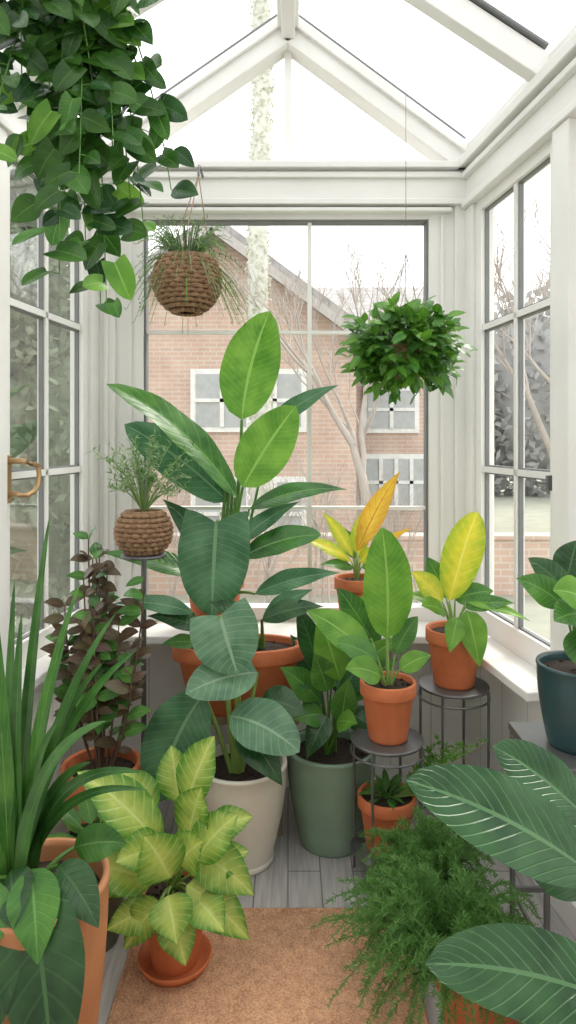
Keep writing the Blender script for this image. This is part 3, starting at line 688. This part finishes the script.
# vine
s=310; F=frame(75,-20,-.687,2.2,3.284,s); pb=PB('hanging_heartleaf_vine')
c=V((-.76,2.2,3.27)); pb.lathe([(0,0),(.1,0),(.14,.05),(.155,.13),(.145,.13),(.13,.1),(0,.1)],c,WICK)
for k in range(3):
    a=k*2.09; pb.tube([c+V((.15*math.cos(a),.15*math.sin(a),.12)),(-.76,2.2,3.60)],.002,.002,TWINE,4)
rr=random.Random(78)
ends=[(8,190),(20,120),(36,215),(52,225),(68,300),(60,250),(92,318),(104,322),(116,245),(128,215),(140,240),(148,160),(118,165),(92,210),(66,170),(28,60),(146,50),(108,100),(60,110),(5,60),(85,120),(40,150),(98,150),(12,20),(110,20),(60,40),(-20,120),(-30,50),(84,262),(162,190),(20,150),(132,110)]
for (a,h) in ends:
    p0=F(60+(a-60)*.5,-28,rr.uniform(-.1,.1)); p1=F(a,h-20,rr.uniform(-.18,.18)); L=(p1-p0).length
    m=max(5,int(L/.06)); cv=curve(p0,p1,V(((a-75)/s*.15,0,.04)),m); pb.tube(cv,.0035,.002,STEM,5)
    for i in range(1,m+1):
        q=cv[i]+V((rr.uniform(-.02,.02),rr.uniform(-.02,.02),0)); sg=1 if i%2 else -1
        d=V((sg*rr.uniform(.2,1.0),rr.uniform(-.6,.4),-rr.uniform(.2,1))).normalized(); l=rr.uniform(.07,.13)
        b=q+V((sg*.015,-.012,.0))
        pb.tube([cv[i],b],.0015,.0015,STEM,4)
        u=rr.random()
        leaf(pb,b,b+d*l,l*rr.uniform(.68,.85),L_VINE if u<.62 else (L_BOPL if u<.72 else (L_MID if u<.88 else L_DARK)),n=(rr.uniform(-.8,.8),-.9,rr.uniform(-.1,.8)),prof='heart' if rr.random()<.8 else 'ov',segs=8,cr=3,sag=.12,bdir=(0,-1,.3),fold=.3)
pb.build(loc=(-.76,2.2,3.27))

# ------------------------------------------------------------------ exterior, haze washed into its base colours
GR=simple('lawn',(.36,.37,.3),.95,(.3,.31,.25),3); pb=PB('ground_outside'); pb.box(-40,40,-25,60,-.5,-.15,GR); pb.build()
HT=simple('house_trim',(.85,.85,.83),.6); HG=simple('house_window_glass',(.48,.5,.5),.3); HF=simple('house_fascia',(.5,.47,.45),.6)
pb=PB('brick_house')
def hw(x,z,w,h,y):
    pb.box(x-w/2-.1,x+w/2+.1,y-.06,y+.02,z-h/2-.1,z+h/2+.1,HT); pb.box(x-w/2,x+w/2,y-.075,y-.05,z-h/2,z+h/2,HG)
    n=2 if w<1.3 else 4
    for i in range(1,n): pb.box(x-w/2+w*i/n-.04,x-w/2+w*i/n+.04,y-.1,y-.07,z-h/2,z+h/2,HT)
    pb.box(x-w/2,x+w/2,y-.1,y-.07,z-.035,z+.035,HT)
pb.quad([(-4.3,13,-.15),(1.3,13,-.15),(1.3,13,3.7),(-1.4,13,5.7),(-4.3,13,3.7)],BRICK); pb.quad([(1.3,13,-.15),(1.3,15,-.15),(1.3,15,3.7),(1.3,13,3.7)],BRICK)
pb.box(1.3,3.9,14.6,18,-.15,3.9,BRICK); pb.box(-4.3,1.3,13.05,18,-.15,3.7,BRICK)
pb.beam((-1.4,15.2,5.86),(1.68,15.2,3.58),5.3,.2,ROOFT,side=(0,1,0)); pb.beam((-1.4,15.2,5.86),(-4.7,15.2,3.58),5.3,.2,ROOFT,side=(0,1,0))
pb.beam((-1.4,12.56,5.72),(1.6,12.56,3.5),.08,.16,HF,side=(0,1,0)); pb.beam((-1.4,12.56,5.72),(-4.6,12.56,3.5),.08,.16,HF,side=(0,1,0))
pb.quad([(-.5,14.2,3.8),(4.2,14.2,3.8),(4.2,17,5.6),(-.5,17,5.6)],ROOFT); pb.box(1.3,4.2,14.15,14.25,3.68,3.84,HT)
hw(-.75,2.55,2.0,1.0,13); hw(-.75,.4,2.0,1.2,13); hw(2.2,2.45,1.0,.8,14.6); hw(2.3,.9,1.3,1.0,14.6)
pb.build()
pb=PB('brick_garden_wall')
pb.box(-9,9,8.6,8.82,-.15,.55,BRICK); pb.box(-9,9,8.56,8.86,.55,.6,BRICK)
pb.build()
def branches(pb,base,h,rr,mat,r,depth,spread):
    def br(p,d,l,r,k):
        pts=[p]; q=p; dd=d.copy()
        for i in range(4):
            dd=(dd+V((rr.uniform(-.15,.15),rr.uniform(-.15,.15),rr.uniform(-.02,.12)))).normalized(); q=q+dd*l/4; pts.append(q)
        pb.tube(pts,r,r*.6,mat,5)
        if k<=0: return
        for i in range(3 if k>1 else 4):
            nd=(dd+V((rr.uniform(-1,1),rr.uniform(-1,1),rr.uniform(-.2,.7)))*spread*1.3).normalized()
            br(pts[rr.choice((2,3,4,4))],nd,l*rr.uniform(.6,.82),r*.55,k-1)
    br(V(base),V((0,0,1)),h*.33,r,depth)
def tree(name,base,h,seed,mat,r=.1,depth=5,spread=.55):
    pb=PB(name); branches(pb,base,h,random.Random(seed),mat,r,depth,spread); return pb.build(loc=base)
tree('bare_tree',(1.2,9.6,-.15),5.8,3,BARK,.10,6); tree('bare_tree',(3.7,9.4,-.15),6,5,BARK,.10,6); tree('bare_tree',(7.2,14,-.15),8.5,8,BARK,.15,6); tree('bare_tree',(-6.8,15,-.15),8,9,BARK,.15)
pb=PB('bare_shrub_border'); rr=random.Random(4)
for k in range(6):
    x=-.95+k*.42+rr.uniform(-.12,.12)
    for j in range(3): branches(pb,(x+rr.uniform(-.1,.1),6.6+rr.uniform(-.15,.15),-.15),1.6+rr.random()*.8,rr,BARK,.014,3,.45)
pb.build()
def foliage(name,boxes,n,sz,mat,seed,trunk=None,core=.8):
    pb=PB(name); rr=random.Random(seed)
    for (cx,cy,cz,rx,ry,rz) in boxes:
        pr=[]
        for k in range(9):
            ph=-math.pi/2+math.pi*k/8; pr.append((math.cos(ph)*core,math.sin(ph)*core))
        b=len(pb.v)
        pb.lathe(pr,(0,0,0),mat,16)
        for i in range(b,len(pb.v)):
            v=pb.v[i]; f=1+.18*noise.noise(v*2.2+V((cx,cy,cz))); pb.v[i]=V((cx+v.x*rx*f,cy+v.y*ry*f,cz+v.z*rz*f))
        for k in range(n):
            d=V((rr.gauss(0,1),rr.gauss(0,1),rr.gauss(0,1))).normalized()*rr.uniform(.8,1.08); p=V((cx+d.x*rx,cy+d.y*ry,cz+d.z*rz))
            a=V((rr.gauss(0,1),rr.gauss(0,1),rr.gauss(0,1))).normalized()*sz; c2=a.cross(V((rr.gauss(0,1),rr.gauss(0,1),rr.gauss(0,1)))).normalized()*sz*.5
            b=len(pb.v); pb.v+=[p-a,p+c2,p+a,p-c2]; pb.face([b,b+1,b+2,b+3],mat)
    if trunk: pb.tube(trunk,.14,.1,mat,8)
    return pb.build(loc=trunk[0] if trunk else None)
foliage('evergreen_tree',[(-2.55,6.9,1.5,.7,.7,1.7),(-2.75,7.0,3.1,.6,.6,1.5),(-2.6,6.9,4.6,.4,.4,1.2)],2600,.07,L_OUT,5,[(-2.6,6.9,-.15),(-2.6,6.9,2)])
foliage('evergreen_tree',[(-4.9,3.6,1.8,1.1,1.3,2.1),(-5.0,3.6,3.6,.9,.9,1.5)],1500,.1,L_OUT,15,[(-4.9,3.6,-.15),(-4.9,3.6,2)])
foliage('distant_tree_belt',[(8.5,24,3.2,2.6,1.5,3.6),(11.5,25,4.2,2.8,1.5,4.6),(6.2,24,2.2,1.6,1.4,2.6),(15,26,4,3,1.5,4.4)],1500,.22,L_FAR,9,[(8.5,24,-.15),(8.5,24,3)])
# ivy-clad trunk between the house and the conservatory
pb=PB('ivy_clad_tree_trunk'); rr=random.Random(11); pts=[V((-.42+.03*math.sin(z*1.1),10.2+.03*math.cos(z*.8),z)) for z in [-.15+i*.35 for i in range(28)]]
pb.tube(pts,.17,.12,BARKP,14)
for k in range(2600):
    i=rr.randrange(27); q=pts[i]+(pts[i+1]-pts[i])*rr.random(); a=rr.uniform(0,6.283); r0=.17-.05*i/27+rr.uniform(0,.05)
    p=q+V((math.cos(a)*r0,math.sin(a)*r0,0)); u=V((rr.gauss(0,1),rr.gauss(0,1),rr.gauss(0,1))).normalized()*.032; w2=u.cross(V((math.cos(a),math.sin(a),.2))).normalized()*.022
    b=len(pb.v); pb.v+=[p-u,p+w2,p+u,p-w2]; pb.face([b,b+1,b+2,b+3],L_OUT2)
pb.build(loc=(-.42,10.2,-.15))

# ------------------------------------------------------------------ light
w=bpy.data.worlds.new('overcast_sky'); bpy.context.scene.world=w; w.use_nodes=True; nt=w.node_tree
bg=nt.nodes['Background']; tc=nt.nodes.new('ShaderNodeTexCoord'); n=nt.nodes.new('ShaderNodeTexNoise'); n.inputs['Scale'].default_value=2.2; n.inputs['Detail'].default_value=5
nt.links.new(tc.outputs['Generated'],n.inputs['Vector']); r=nt.nodes.new('ShaderNodeValToRGB')
r.color_ramp.elements[0].position=.35; r.color_ramp.elements[0].color=(.85,.87,.89,1); r.color_ramp.elements[1].position=.65; r.color_ramp.elements[1].color=(1,.985,.96,1)
nt.links.new(n.outputs['Fac'],r.inputs[0]); nt.links.new(r.outputs[0],bg.inputs[0]); bg.inputs[1].default_value=2.35
sl=bpy.data.lights.new('sun','SUN'); sl.energy=3.2; sl.angle=.4; sl.color=(1,.94,.85); so=bpy.data.objects.new('sun',sl); C.objects.link(so); so.location=(3,3,8); so.rotation_euler=(math.radians(-25),math.radians(28),0)

cd=bpy.data.cameras.new('camera'); cam=bpy.data.objects.new('camera',cd); C.objects.link(cam)
cam.location=(0,0,1.8); cam.rotation_euler=(math.pi/2,0,0)
cd.sensor_fit='VERTICAL'; cd.sensor_height=36; cd.sensor_width=20.25; cd.lens=24; cd.shift_y=-.0703; cd.clip_start=.05
bpy.context.scene.camera=cam
